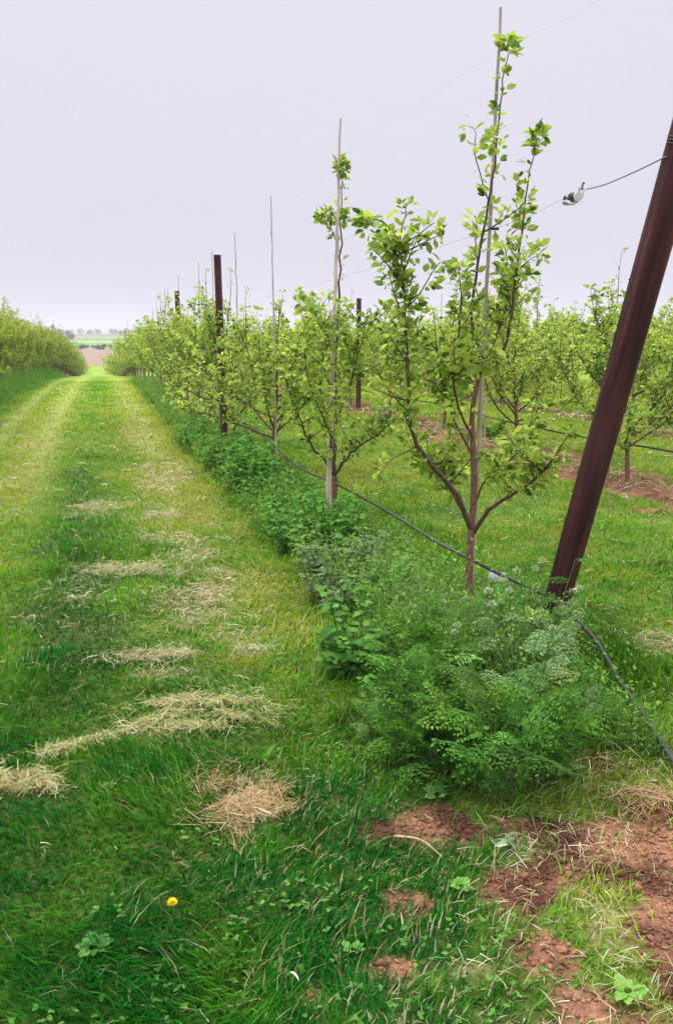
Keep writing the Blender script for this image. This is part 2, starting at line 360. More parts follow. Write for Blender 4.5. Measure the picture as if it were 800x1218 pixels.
def heap(label, px, py, rx, ry, n, hgt, ln=(.03, .12), rot=0.0, tone=(1, 1, 1)):
    c = G(px, py); wx = abs(G(px + rx, py).x - c.x); wy = abs(G(px, py - ry).y - G(px, py + ry).y) / 2
    n = int(n * .8); X = rng.normal(0, .78, n * 5); Y = rng.normal(0, .78, n * 5); w_ = np.exp(-(X ** 2 + Y ** 2) * .3)
    nn = fbm(X * wx * 5 + px, Y * wy * 14 + py, 13, 4); k = np.flatnonzero(rng.random(n * 5) < sstep(.44, .60, nn) * w_)[:n]
    X, Y, nn = X[k] * wx, Y[k] * wy, nn[k]; n = len(X); r = np.sqrt((X / wx) ** 2 + (Y / wy) ** 2)
    X, Y = X * math.cos(rot) - Y * math.sin(rot), X * math.sin(rot) + Y * math.cos(rot)
    z = ground(c.x + X, c.y + Y) + .42 * hgt * np.exp(-r ** 2) * rng.random(n) * sstep(.4, .75, nn) * 1.6 + rng.uniform(.012, .035, n)
    m = NP(); straw_strands(m, X, Y, z, ln, .0019, .25, diran=rng.normal(0, .7, n) + 5 * math.pi * fbm(X * 6 + px, Y * 6, 15, 2) + rot)
    for q in range(len(m.c)): m.c[q] = m.c[q] * np.array(tone)
    o = m.build('straw_heap', M_straw); o.location = (c.x, c.y, 0); tag(o, label, 'straw heap'); return o
heap('largest pale heap of cut grass, middle of the alley, wide and matted', 238, 850, 56, 15, 2000, .06, tone=(.92, .98, .72))
heap('long thin windrow of pale cut grass trailing to the left edge below the largest heap', 90, 893, 150, 5, 950, .035, rot=.74, tone=(.92, .98, .72))
heap('flat pale heap of cut grass cut off by the left edge of the photo', 20, 940, 62, 11, 1000, .035, tone=(.92, .97, .72))
heap('brown pointed heap of coarse straw nearest the camera, left of the bare soil', 290, 958, 38, 32, 1300, .026, ln=(.04, .15), rot=.6, tone=(.92, .72, .60))
heap('broad thin scatter of dry grass across the alley beside the broad-leaved weeds', 180, 682, 95, 9, 1300, .05, rot=.2)
heap('ragged dry grass patch in the wheel track above the largest heap', 240, 715, 42, 26, 1000, .04, tone=(1, .9, .85))
heap('small pale wisp of cut grass, farthest heap on the left of the alley', 115, 606, 30, 7, 500, .03, rot=.3)
heap('low streak of dry grass just above the largest heap', 205, 782, 70, 6, 650, .03, rot=.15)
heap('pale flattened straw in the grass right of the leaning post', 785, 772, 60, 22, 900, .03, tone=(1, .95, .8))
heap('tangle of reddish dry stalks on bare soil at the right edge', 772, 955, 62, 9, 240, .03, ln=(.08, .26), tone=(.85, .6, .5))
# clods and crumbs on the bare soil
bm_ = NP(); x, y = sample(1.2, 3.6, 9000); k = soil_mask(x, y) > rng.random(len(x)) * .9 + .08; x, y = x[k], y[k]; n = len(x)
OCT = np.array([[1, 0, 0], [-1, 0, 0], [0, 1, 0], [0, -1, 0], [0, 0, .8], [0, 0, -.8]]) ; OCTF = np.array([[0, 2, 4], [2, 1, 4], [1, 3, 4], [3, 0, 4], [2, 0, 5], [1, 2, 5], [3, 1, 5], [0, 3, 5]])
sz = .0012 + .0085 * rng.random(n) ** 3 + .012 * (rng.random(n) < .012)
scatter(bm_, OCT, OCTF, frames(rng.normal(0, 1, (n, 3)) + .01), np.stack([x, y, ground(x, y) + sz * .3], 1), np.stack([sz * rng.uniform(.8, 1.7, n), sz, sz * .8], 1), soil_col(x, y) * rng.uniform(.8, 1.6, (n, 1)))
tag(bm_.build('soil_crumbs', M_soil), 'red brown crumbs of bare soil', kind='stuff')
# ------------------------------------------------------------------ fruit trees
BARK = np.array([.115, .058, .052]); BARK2 = np.array([.19, .10, .072])
def leafcol(n, tone):
    t = rng.random((n, 1)); a, b = np.array([.15, .28, .035]), np.array([.44, .55, .13])
    c = (a * (1 - t) + b * t); r = rng.random((n, 1)); c = np.where(r < .10, np.array([.05, .13, .03]), c)
    return c * np.array(tone) * rng.uniform(.8, 1.2, (n, 1))
def leaves_on(m, pts, start=.15, step=.034, size=.056, spur=True, tone=(1, 1, 1), per=(3, 6)):
    pts = np.asarray(pts); seg = np.diff(pts, axis=0); ln = np.linalg.norm(seg, axis=1); cum = np.concatenate([[0], np.cumsum(ln)]); Lt = cum[-1]
    t = np.arange(start * Lt, Lt, step) + rng.normal(0, step * .3, max(0, len(np.arange(start * Lt, Lt, step)))); t = np.clip(t, 0, Lt)
    if not len(t): return
    t = np.concatenate([t, np.full(3, Lt)])
    ii = np.clip(np.searchsorted(cum, t) - 1, 0, len(seg) - 1); f = (t - cum[ii]) / np.maximum(ln[ii], 1e-6)
    p = pts[ii] + seg[ii] * f[:, None]; d = norm(seg[ii])
    k = rng.integers(per[0], per[1] + 1, len(t)); p = np.repeat(p, k, 0); d = np.repeat(d, k, 0)
    an = np.repeat(rng.uniform(0, 6.28, len(k)), k) + rng.normal(0, .9, len(p))
    fr = frames(d); rad = fr[:, :, 0] * np.cos(an)[:, None] + fr[:, :, 2] * np.sin(an)[:, None]
    off = rng.uniform(.008, .045, (len(p), 1)) if spur else rng.uniform(.004, .02, (len(p), 1))
    dr = norm(rad * rng.uniform(.6, 1.1, (len(p), 1)) + d * rng.uniform(.0, .7, (len(p), 1)) + np.array([0, 0, .12]) + rng.normal(0, .38, p.shape))
    n = len(p); sz = size * rng.uniform(.4, 1.3, n)
    scatter(m, LEAF, LEAFF, frames(dr, roll=rng.normal(0, .8, n)), p + rad * off, np.stack([sz * rng.uniform(.8, 1.15, n), sz, sz], 1), leafcol(n, tone))
def wobble(p0, d0, length, up=.0, n=8, jit=.06):
    p = [np.array(p0, float)]; d = np.array(d0, float) / np.linalg.norm(d0)
    for i in range(n):
        d = d + np.array([0, 0, up / n]) + rng.normal(0, jit, 3); d /= np.linalg.norm(d); p.append(p[-1] + d * length / n)
    return np.array(p)
def at(pts, t):
    i = min(int(t * (len(pts) - 1)), len(pts) - 2); f = t * (len(pts) - 1) - i; return pts[i] * (1 - f) + pts[i + 1] * f, pts[i + 1] - pts[i]
def fruit_tree(seed, style='bush', height=2.1, spread=.8, detail=1.0, tone=(1.15, 1.1, 1.25), fork=.55, leader=True, leafsize=.056):
    global rng; keep_rng = rng; rng = np.random.default_rng(seed)
    root = empty('fruit_tree', (0, 0, 0)); tm = NP(); lm = NP()
    trunk = wobble((0, 0, -.05), (rng.normal(0, .03), rng.normal(0, .03), 1), fork + .3, 0, 6, .03)
    rb = np.linspace(.030, .021, len(trunk)); rb[0] = .036; tube(tm, trunk, rb, BARK2, 8)
    top = trunk[-1]
    lead = wobble(top, (rng.normal(0, .08), rng.normal(0, .08), 1), height - fork - .35, .1, 10, .05)
    tube(tm, lead, np.linspace(.020, .005, len(lead)), BARK, 6); leaves_on(lm, lead, .1, .034 / detail, leafsize, tone=tone)
    nl = 14 if style == 'bush' else 13
    a0 = rng.uniform(0, 6.28); tips = []
    for i in range(nl):
        t = rng.uniform(0, 1) ; hb = fork * .7 + (height - fork) * .55 * (i / nl) ; src, _ = at(trunk, min(1, .58 + .06 * i)) if hb < fork + .3 else at(lead, min(.9, (hb - fork - .3) / (height - fork - .3)))
        a = a0 + i * 2.4 + rng.normal(0, .25); out_ = spread * (1 - .35 * i / nl) * rng.uniform(.85, 1.15)
        if style == 'bush': d0 = (math.cos(a), math.sin(a), rng.uniform(.15, .9)); ln = out_ * rng.uniform(1.0, 1.5); up = rng.uniform(.5, 1.2)
        else: d0 = (math.cos(a) * .8, math.sin(a) * .8, rng.uniform(.5, 1.2)); ln = out_ * 1.7; up = rng.uniform(.8, 1.6)
        br = wobble(src, d0, ln, up, 9, .08); tips.append(br); tube(tm, br, np.linspace(.014, .004, len(br)), BARK, 5)
        leaves_on(lm, br, .22, .032 / detail, leafsize, tone=tone)
        for j in range(8 if style == 'bush' else 8):
            q, dd = at(br, rng.uniform(.25, .98)); dd = dd / np.linalg.norm(dd)
            sd_ = dd * .5 + rng.normal(0, .6, 3) + np.array([0, 0, .55]); sh = wobble(q, sd_, rng.uniform(.18, .5) * (1.0 if style == 'bush' else 1.25), .6, 5, .08)
            tube(tm, sh, np.linspace(.006, .002, len(sh)), BARK, 4, False); leaves_on(lm, sh, .1, .036 / detail, leafsize, tone=tone)
    # tall bare-ish shoots
    for j in range(9 if style == 'bush' else 14):
        q, dd = at(lead, rng.uniform(.3, .95)) if j % 3 == 0 else at(tips[int(rng.integers(len(tips)))], rng.uniform(.5, 1)); sh = wobble(q, (rng.normal(0, .2), rng.normal(0, .2), 1), rng.uniform(.3, .85), .2, 6, .06)
        tube(tm, sh, np.linspace(.006, .002, len(sh)), BARK, 4, False); leaves_on(lm, sh, .1, .045, leafsize * .75, tone=tone, per=(1, 3))
    tm.build('trunk', M_bark, root, True); lm.build('crown', M_leaf, root)
    rng = keep_rng; root.hide_render = False
    return root
# nearest tree: skeleton measured limb by limb, then grown with its own depth
def tree_one():
    D0 = 4.75; base = Vector((rowx(D0), D0, 0)); root = empty('fruit_tree', base); tm = NP(); lm = NP()
    def l(px, py, dd=0): return np.array(tuple(P(px, py, D0 + dd) - base))
    def limb(pts, r0, r1, sides=7, leaf=True, start=.2, step=.026, size=.049, per=(3, 6), n=16, colr=BARK):
        p = smooth([l(*q) for q in pts], n); p[1:-1] += rng.normal(0, .003, p[1:-1].shape); tube(tm, p, np.linspace(r0, r1, len(p)) * .8, colr, sides)
        if leaf: leaves_on(lm, p, start, step, size, per=per)
        return p
    b0 = np.array([0, 0, -.04]); tr = smooth([b0, l(557, 700), l(558, 665), l(560, 630)], 9); tube(tm, tr, np.linspace(.027, .021, len(tr)), BARK2, 9)
    A = limb([(560, 632, 0), (563, 570, .02), (561, 500, .03), (568, 450, .04), (577, 428, .03)], .024, .015, leaf=False, colr=BARK2)
    leaves_on(lm, A, .35, .09, .052)
    main = []
    main.append(limb([(577, 430, .03), (560, 385, .05), (565, 330, .06), (573, 285, .03), (581, 240, .0), (588, 195, 0), (593, 140, 0), (598, 95, .02), (605, 62, .02)], .012, .003, start=.08, step=.036, per=(3, 5), n=24))
    main.append(limb([(577, 432, .02), (598, 415, -.04), (608, 375, -.07), (612, 330, -.1), (620, 275, -.12), (627, 220, -.13), (636, 172, -.14)], .013, .003, start=.15, step=.033, n=22))
    main.append(limb([(560, 632, 0), (543, 590, -.08), (515, 555, -.16), (495, 530, -.2), (487, 490, -.22), (484, 430, -.2), (481, 380, -.16), (479, 340, -.15), (470, 300, -.15), (462, 270, -.16), (445, 262, -.18), (434, 272, -.2)], .019, .003, start=.3, step=.034, n=32))
    main.append(limb([(561, 633, 0), (548, 605, .05), (530, 572, .12), (508, 552, .2), (490, 545, .3)], .014, .005, start=.5, n=12))
    main.append(limb([(563, 634, 0), (580, 608, -.08), (603, 592, -.14), (628, 575, -.2), (655, 548, -.24), (678, 515, -.26)], .017, .004, start=.35, step=.04, n=16))
    main.append(limb([(562, 600, 0), (575, 575, .1), (596, 555, .2), (622, 530, .32), (640, 500, .4)], .010, .003, n=12))
    main.append(limb([(560, 540, 0), (540, 500, .1), (525, 455, .2), (518, 410, .25), (515, 370, .28)], .009, .003, n=12, step=.026))
    main.append(limb([(562, 520, 0), (545, 485, -.1), (538, 450, -.2), (545, 410, -.25), (548, 350, -.28), (545, 318, -.3)], .009, .003, n=12))
    main.append(limb([(577, 432, 0), (590, 400, .12), (600, 365, .2), (604, 320, .22), (598, 290, .25)], .009, .003, n=12, step=.03))
    main.append(limb([(581, 240, .01), (570, 205, .04), (564, 180, .05), (566, 158, .05), (556, 150, .06)], .005, .002, n=10, sides=5, step=.06, per=(2, 4)))
    limb([(612, 330, -.1), (625, 312, -.2), (643, 300, -.28)], .005, .002, n=6, sides=5, start=.2)
    limb([(567, 345, .04), (553, 325, .1), (540, 320, .12)], .004, .002, n=6, sides=5, start=.1)
    limb([(495, 530, -.2), (470, 545, -.25), (450, 560, -.3)], .006, .002, n=6, sides=5, start=.2, step=.03)
    limb([(484, 430, -.2), (462, 425, -.12), (452, 405, -.1)], .006, .002, n=6, sides=5, start=.1, step=.025)
    for br, k in ((main[1], 5), (main[2], 21), (main[5], 10), (main[6], 13), (main[7], 12), (main[4], 10), (main[8], 9), (main[0], 3), (main[3], 13)):
        for j in range(k):
            q, dd = at(br, rng.uniform(.3, .75)); sd_ = np.array([rng.normal(0, .6), rng.normal(0, .7), rng.uniform(.0, 1)])
            sh = wobble(q, sd_, rng.uniform(.08, .18 if br is main[1] else .30), .4, 5, .1); tube(tm, sh, np.linspace(.005, .002, len(sh)), BARK, 4, False); leaves_on(lm, sh, .1, .026, .049, per=(3, 5))
    # terminal rosettes
    for q in ((636, 168, -.14), (603, 62, .02), (436, 270, -.2), (480, 340, -.15)):
        c = l(*q); leaves_on(lm, np.array([c, c + [0.01, 0, .05]]), 0, .009, .062, per=(3, 5))
    tm.build('trunk', M_bark, root, True); lm.build('crown', M_leaf, root)
    tag(root, 'nearest fruit tree, trunk forked low beside the leaning post, shoots climbing a pale cane', 'fruit tree', 'fruit trees of the staked row'); return root
tree_one()
def tree_two():
    D0 = 7.5; base = Vector((rowx(D0) + .04, D0, 0)); root = empty('fruit_tree', base); tm = NP(); lm = NP()
    def l(px, py, dd=0): return np.array(tuple(P(px, py, D0 + dd) - base))
    def limb(pts, r0, r1, sides=6, start=.2, step=.034, size=.055, per=(3, 6), n=14, leaf=True):
        p = smooth([l(*q) for q in pts], n); p[1:-1] += rng.normal(0, .008, p[1:-1].shape); tube(tm, p, np.linspace(r0, r1, len(p)), BARK, sides)
        if leaf: leaves_on(lm, p, start, step, size, per=per)
        return p
    tr = smooth([np.array([0, 0, -.04]), l(398, 600), l(398, 565)], 6); tube(tm, tr, np.linspace(.032, .026, len(tr)), BARK2, 8)
    ms = [limb([(398, 567), (396, 500, .05), (398, 440, .05), (402, 380, .03), (404, 320, 0), (405, 260, 0), (408, 195, 0)], .02, .003, n=24, start=.15, step=.055, per=(2, 4)),
          limb([(398, 567), (385, 548, -.1), (368, 525, -.25), (352, 490, -.35), (340, 450, -.4)], .014, .004, start=.35),
          limb([(398, 565), (412, 545, -.15), (428, 530, -.3), (450, 515, -.45), (462, 500, -.5)], .013, .004, start=.3),
          limb([(397, 520), (385, 480, .2), (376, 440, .3), (372, 390, .35), (370, 370, .4)], .010, .003),
          limb([(398, 510), (412, 470, -.2), (424, 430, -.3), (432, 400, -.35), (436, 375, -.4)], .010, .003),
          limb([(398, 500), (400, 470, .4), (410, 440, .7), (420, 400, .8)], .010, .003),
          limb([(398, 540), (390, 510, -.4), (372, 470, -.7), (362, 420, -.8), (362, 385, -.8)], .010, .003),
          limb([(398, 480), (385, 440, -.2), (386, 400, -.2), (372, 372, -.2)], .008, .003)]
    for br in ms[1:]:
        for j in range(12):
            q, dd = at(br, rng.uniform(.3, 1)); sh = wobble(q, (rng.normal(0, .7), rng.normal(0, .7), rng.uniform(0, 1)), rng.uniform(.12, .35), .5, 5, .1)
            tube(tm, sh, np.linspace(.005, .002, len(sh)), BARK, 4, False); leaves_on(lm, sh, .1, .032, .055, per=(2, 5))
    for q, r in (((408, 200), .05), ((388, 255), .05), ((404, 262), .03)):
        c = l(*q)
        for j in range(3): leaves_on(lm, np.array([c, c + rng.normal(0, r, 3)]), 0, .012, .055, per=(3, 5))
    sh = smooth([l(404, 300), l(395, 275, -.03), l(387, 252, -.05)], 6); tube(tm, sh, .003, BARK, 4, False); leaves_on(lm, sh, .4, .03, .055, per=(2, 4))
    tm.build('trunk', M_bark, root, True); lm.build('crown', M_leaf, root)
    tag(root, 'second fruit tree of the staked row, thin crown around the whitest stake', 'fruit tree', 'fruit trees of the staked row'); return root
tree_two()
V = [fruit_tree(101, height=2.35, spread=1.0, fork=.42), fruit_tree(102, height=2.2, spread=1.1, fork=.4), fruit_tree(103, height=2.45, spread=1.0, fork=.45),
     fruit_tree(104, height=2.1, spread=1.05, fork=.4, tone=(1.05, 1.05, 1.2)), fruit_tree(105, height=2.25, spread=1.05, fork=.45)]
VL = [fruit_tree(201, 'upright', 1.95, .8, .95, (1.0, .93, .9), .35), fruit_tree(202, 'upright', 2.1, .85, .95, (1.05, .97, .9), .35), fruit_tree(203, 'upright', 1.85, .9, .95, (.95, .9, .85), .35)]
used = set()
def put(proto, x, y, rz, s, label, group, sz=1.0):
    o = proto if proto.name not in used else copy_tree(proto); used.add(proto.name)
    o.location = (x, y, float(ground(x, y))); o.rotation_euler = (0, 0, rz); wd_ = 1 + .42 * float(sstep(24, 55, y)); o.scale = (s * wd_, s * wd_, s * sz); tag(o, label, 'fruit tree', group); return o
row0 = [10.1] + [12.6 + 2.5 * i for i in range(32)]
lab0 = ['third fruit tree of the staked row, full crown just right of the tallest dark post', 'fourth fruit tree of the staked row, standing right behind the tallest dark post',
        'fifth fruit tree of the staked row, first one beyond the tallest dark post', 'sixth fruit tree of the staked row, midway between the two upright posts']
for i, y in enumerate(row0):
    lb = lab0[i] if i < 4 else ('fruit tree of the staked row in front of the second upright post' if i == 4 else 'fruit tree merged into the leafy far stretch of the staked row beyond the second post')
    put(V[(i * 2 + 1) % 5], rowx(y) + rng.normal(0, .05), y, rng.uniform(0, 6.28), rng.uniform(.93, 1.06), lb, 'fruit trees of the staked row')
def row(off, y0, y1, step, kinds, first, rest, group, s=1.0, sz=1.0):
    y = y0; i = 0
    while y < y1:
        lb = first[i] if i < len(first) else rest
        put(kinds[int(rng.integers(len(kinds)))], rowx(y, off) + rng.normal(0, .06), y + rng.normal(0, .08), rng.uniform(0, 6.28), s * rng.uniform(.9, 1.08), lb, group, sz)
        y += step; i += 1
row(3.65, 9.1, 52, 2.55, V, ['fruit tree right of the leaning post, bare trunk rising from a straw bed', 'small fruit tree just left of the leaning post, in the second row'],
    'fruit tree in the second row, behind the near staked trees', 'fruit trees of the second row', .97)
row(7.3, 11.8, 46, 2.1, V, [], 'fruit tree in the third row to the right', 'fruit trees of the third row', 1.02)
row(10.95, 16.2, 46, 2.1, V, [], 'fruit tree in the fourth row to the right', 'fruit trees of the fourth row', 1.08)
row(14.6, 20, 48, 2.1, V, [], 'fruit tree in the fifth row to the right', 'fruit trees of the fifth row', .97)
row(18.25, 25, 48, 3, V, [], 'fruit tree in the farthest row to the right', 'fruit trees of the farthest row', 1.0)
row(-4.75, 14.5, 96, 1.7, VL, [], 'bushy upright fruit tree in the hedge-like row left of the alley', 'fruit trees of the left row', 1.0)
row(-8.6, 24, 70, 2.4, VL, [], 'fruit tree behind the hedge-like left row', 'fruit trees behind the left row', 1.0)
# ------------------------------------------------------------------ canes
def cane(x, y, h, top, label, r0=.014, r1=.006, group='canes of the staked row', tone=(1, 1, 1)):
    o = NP(); p0 = np.array([0, 0, -.03]); n = 24; pts = np.array([p0 + (np.array([top[0], top[1], h]) - p0) * t for t in np.linspace(0, 1, n)])
    pts[1:-1, :2] += rng.normal(0, .003, (n - 2, 2)); t = np.linspace(0, 1, n)[:, None]
    rad = np.linspace(r0, r1, n) * (1 + .12 * (np.arange(n) % 4 == 0))
    c = (np.array([.52, .42, .36]) * (1 - t) + np.array([.42, .34, .34]) * t) * np.array(tone); c = np.where((np.arange(n) % 4 == 0)[:, None], c * .7, c)
    tube(o, pts, rad, np.repeat(c, 7, 0), 7, False)
    vv = pts[-1] + np.array([0, 0, .001]); an = np.arange(7) * 6.283 / 7
    o.add(np.vstack([np.stack([vv[0] + r1 * np.cos(an), vv[1] + r1 * np.sin(an), np.full(7, vv[2])], 1), vv[None]]), [(k, (k + 1) % 7, 7) for k in range(7)], (.4, .35, .33))
    ob = o.build('bamboo_cane', M_cane, None, True); ob.location = (x, y, float(ground(x, y))); tag(ob, label, 'cane', group); return ob
b1 = Vector((rowx(4.75) + .0, 4.70, 0)); tp = P(596, 12, 4.80)
b1 = P(558.5, 722, 4.86); b1.z = 0
cane(b1.x, b1.y, tp.z, (tp.x - b1.x, -.03), 'tallest pale bamboo cane, tied to the nearest fruit tree', .0145, .008)
b2 = P(390, 622, 7.38); tp = P(405, 143, 7.42)
cane(b2.x, b2.y, tp.z, (tp.x - b2.x, .04), 'pale stake standing in front of the second tree of the row', .025, .009, tone=(1.15, 1.18, 1.15))
y3 = 10.0; tp = P(322, 233, y3)
cane(rowx(10.1) + .07, y3, tp.z, (tp.x - rowx(10.1) - .07, 0), 'thin cane rising above the third tree of the staked row', .013, .006)
for i, (y, px, py) in enumerate(((12.5, 279, 276), (15.0, 252, 300), (17.5, 236, 312))):
    tp = P(px, py, y); bx = rowx(y) + .08
    cane(bx, y, tp.z, (tp.x - bx, 0), ['faint thin cane just right of the tallest dark post', 'faint thin cane just left of the tallest dark post', 'faint thin cane right of the second dark post'][i], .014, .006)
for y in [20.1, 22.6, 25.1, 27.6, 30.1]: cane(rowx(y), y, 2.9 + rng.normal(0, .1), (rng.normal(0, .05), 0), 'faint cane in the far stretch of the staked row', .013, .007)
for (px, py, by, off) in ((710, 345, 12.5, 3.65), (655, 365, 14.2, 3.65), (515, 372, 17, 3.65), (585, 365, 20, 7.3), (735, 358, 17.5, 10.95), (445, 350, 15.7, 3.65)):
    tp = P(px, py, by); bx = rowx(by, off); 
    cane(bx, by, max(2.2, tp.z), (0, 0), 'thin cane among the background rows', .011, .006, 'canes of the background rows')
# ------------------------------------------------------------------ posts
def post(x, y, h, r, label, lean=(0, 0), group=None, r_top=None):
    root = NP(); Lp = math.sqrt(h * h + lean[0] ** 2 + lean[1] ** 2); n = 40; sd_ = 40; zz = np.linspace(-.12, Lp, n); rt = r_top or r
    an = np.arange(sd_) * 2 * math.pi / sd_; A, Z = np.meshgrid(an, zz); seed = int(abs(x) * 50)
    rad = (r + (rt - r) * (Z / Lp)) * (1 + .025 * (vnoise(np.cos(A) * 2 + 5, Z * 1.5 + np.sin(A) * 2, seed) - .5) * 2)
    ck = np.minimum(vnoise(np.floor(A * 7), Z * 1.1, seed + 1), 1); rad = rad - np.where(ck > .9, .001, 0) * (Z < Lp * .98)
    v = np.stack([rad * np.cos(A), rad * np.sin(A), Z], -1).reshape(-1, 3); v = np.vstack([v, [[0, 0, Lp + .002]]])
    f = [(i * sd_ + k, i * sd_ + (k + 1) % sd_, (i + 1) * sd_ + (k + 1) % sd_, (i + 1) * sd_ + k) for i in range(n - 1) for k in range(sd_)]
    b = (n - 1) * sd_; root.add(v, f, (.05, .02, .02)); root.add(v[np.r_[b:b + sd_, len(v) - 1]], [(k, (k + 1) % sd_, sd_) for k in range(sd_)], (.05, .02, .02))
    o = root.build('wooden_post', M_post, None, False)
    for p in o.data.polygons: p.use_smooth = len(p.vertices) == 4
    o.location = (x, y, float(ground(x, y))); o.rotation_euler = Vector((lean[0], lean[1], h)).to_track_quat('Z', 'Y').to_euler(); tag(o, label, 'post', group); return o
def col_at(px, py, d): return P(px, py, d)
lb = P(651, 757, 4.37); lt = P(777.5, 300, 3.74); dirn = (lt - Vector((lb.x, lb.y, 0))); dirn *= 1.5
lp = post(lb.x, lb.y, dirn.z, .067, 'thick dark brown end post leaning right at the end of the staked row', (dirn.x, dirn.y))
p1 = col_at(267, 525, 12.3); post(p1.x, 12.3, P(265, 302, 12.3).z, .050, 'tallest dark upright post in the staked row', (-.03, 0), 'upright posts of the staked row')
p2 = col_at(215, 470, 19.9); post(p2.x, 19.9, P(215, 346, 19.9).z, .05, 'shorter dark upright post farther along the staked row', (0, 0), 'upright posts of the staked row')
p4 = col_at(426, 480, 18.3); post(p4.x, 18.3, P(428, 355, 18.3).z, .05, 'dark upright post between the second and nearest trees, in the second row', (0, 0), 'posts of the background rows')
p5 = col_at(597, 480, 19.4); post(p5.x, 19.4, P(600, 385, 19.4).z, .06, 'dark upright post seen through the crown of the nearest tree', (0, 0), 'posts of the background rows')
# ------------------------------------------------------------------ wires and tensioner
def wire(name, pts, r, label, cat='wire', mt=None, n=40, sides=6, group=None):
    m = NP(); base = np.array(tuple(pts[0])); p = smooth(pts, n) - base; tube(m, p, r, (.3, .3, .3), sides); o = m.build(name, mt or M_wire, None, True); o.location = tuple(base); tag(o, label, cat, group); return o
ten = P(682, 234, 4.28)
wp = P(792, 186, 3.60)
W1 = [ten, P(588, 272, 4.72), P(404, 330, 7.46), P(322, 352, 10.05), P(262, 370, 13.55), P(214, 382, 19.85)]
wire('support_wire', [wp, P(757, 203, 3.82), P(720, 219, 4.06), P(697, 225, 4.22)], .0032, 'short twisted wire from the leaning post to the metal tensioner')
wire('support_wire', [ten - Vector((.03, -.01, .0))] + W1[1:], .0008, 'thin wire from the tensioner along the staked row')
wire('support_wire', [P(800, -80, 3.9), P(700, 8, 4.3), P(590, 62, 4.75), P(490, 130, 5.7), P(404, 190, 7.4), P(322, 262, 10)], .0003, 'faint upper wire crossing the sky past the top of the tallest cane')
# wrap of wire round the leaning post
axis_d = np.array(tuple(dirn.normalized())); m = NP()
def ring(t, r, turns=2.2, rise=.012):
    c = np.array([lb.x, lb.y, 0]) + np.array(tuple(dirn)) * t; a = norm(np.cross(axis_d, [0, 1, 0])); b = np.cross(axis_d, a)
    an = np.linspace(0, turns * 2 * math.pi, int(36 * turns)); return c + r * (np.cos(an)[:, None] * a + np.sin(an)[:, None] * b) + axis_d * (an / (2 * math.pi))[:, None] * rise
q = ring(.805, .070); b_ = q[0]; tube(m, q - b_, .0022, (.3, .3, .3), 6)
o = m.build('wire_wrap', M_dark, None, True); o.location = tuple(b_); tag(o, 'wire wound round the top of the leaning post', 'wire')
# ratchet tensioner
tr_ = empty('wire_tensioner', ten); tr_.rotation_euler = (R(8), R(-28), R(12))
m = NP()                                                     # cradle: bent strap, open at the left end
prof = [(-.055, .0), (-.05, -.018), (-.03, -.026), (.0, -.027), (.03, -.018), (.052, .012), (.06, .03)]
for sgn in (-1, 1):
    pts = np.array([(a, sgn * .022, b) for a, b in prof]); inner = np.array([(a * .8, sgn * .022, b * .75 + .003) for a, b in prof])
    v = np.vstack([pts, inner, pts + [0, sgn * .002, 0], inner + [0, sgn * .002, 0]]); k = len(prof); f = []
    for i in range(k - 1):
        f += [(i, i + 1, k + i + 1, k + i), (2 * k + i, 3 * k + i, 3 * k + i + 1, 2 * k + i + 1), (i, 2 * k + i, 2 * k + i + 1, i + 1), (k + i, k + i + 1, 3 * k + i + 1, 3 * k + i)]
    f += [(0, k, 3 * k, 2 * k), (k - 1, 3 * k - 1, 4 * k - 1, 2 * k - 1)]
    m.add(v, f, (.6, .6, .6))
k = len(prof); v = np.array([(a, s_ * .022, b - .001) for a, b in prof for s_ in (-1, 1)]); v2 = v + [0, 0, .002]
f = [(2 * i, 2 * i + 1, 2 * i + 3, 2 * i + 2) for i in range(k - 1)]; m.add(v, f, (.6, .6, .6)); m.add(v2, [tuple(reversed(q)) for q in f], (.6, .6, .6))
m.build('frame', M_steel, tr_)
m = NP(); tube(m, [(0.005, -.032, -.002), (.005, .032, -.002)], .020, (.5, .5, .5), 16); sp_ = m.build('spool', M_dark, tr_); m = NP(); tube(m, [(0.005, -.034, -.002), (.005, -.026, -.002)], .023, (.5, .5, .5), 12); m.build('ratchet_wheel', M_steel, sp_)
m = NP(); tube(m, [(-.04, -.02, .006), (-.043, .0, .022), (-.04, .02, .006)], .006, (.5, .5, .5), 8); m.build('catch', M_dark, tr_); m = NP(); tube(m, [(.045, -.012, .016), (.062, .0, .03), (.070, .0, .036)], .006, (.5, .5, .5), 8); m.build('catch', M_dark, tr_)
tag(tr_, 'small metal ratchet tensioner hanging on the wire between tree and leaning post', 'wire tensioner')
# cane ties
def tie(px, py, d, r, label):
    c = P(px, py, d); m = NP(); an = np.linspace(0, 2 * math.pi, 17)[:-1]; pts = np.stack([r * np.cos(np.linspace(0, 6.9, 20)), r * np.sin(np.linspace(0, 6.9, 20)), np.linspace(-.004, .004, 20)], 1)
    tube(m, pts, .004, (.02, .02, .02), 6); o = m.build('cane_tie', M_dark, None, True); o.location = c; tag(o, label, 'tie')
tie(588, 272, 4.73, .019, 'dark tie on the tallest cane where the thin wire crosses it')
tie(576, 428, 4.73, .03, 'dark tie on the tallest cane at the upper fork of the nearest tree')
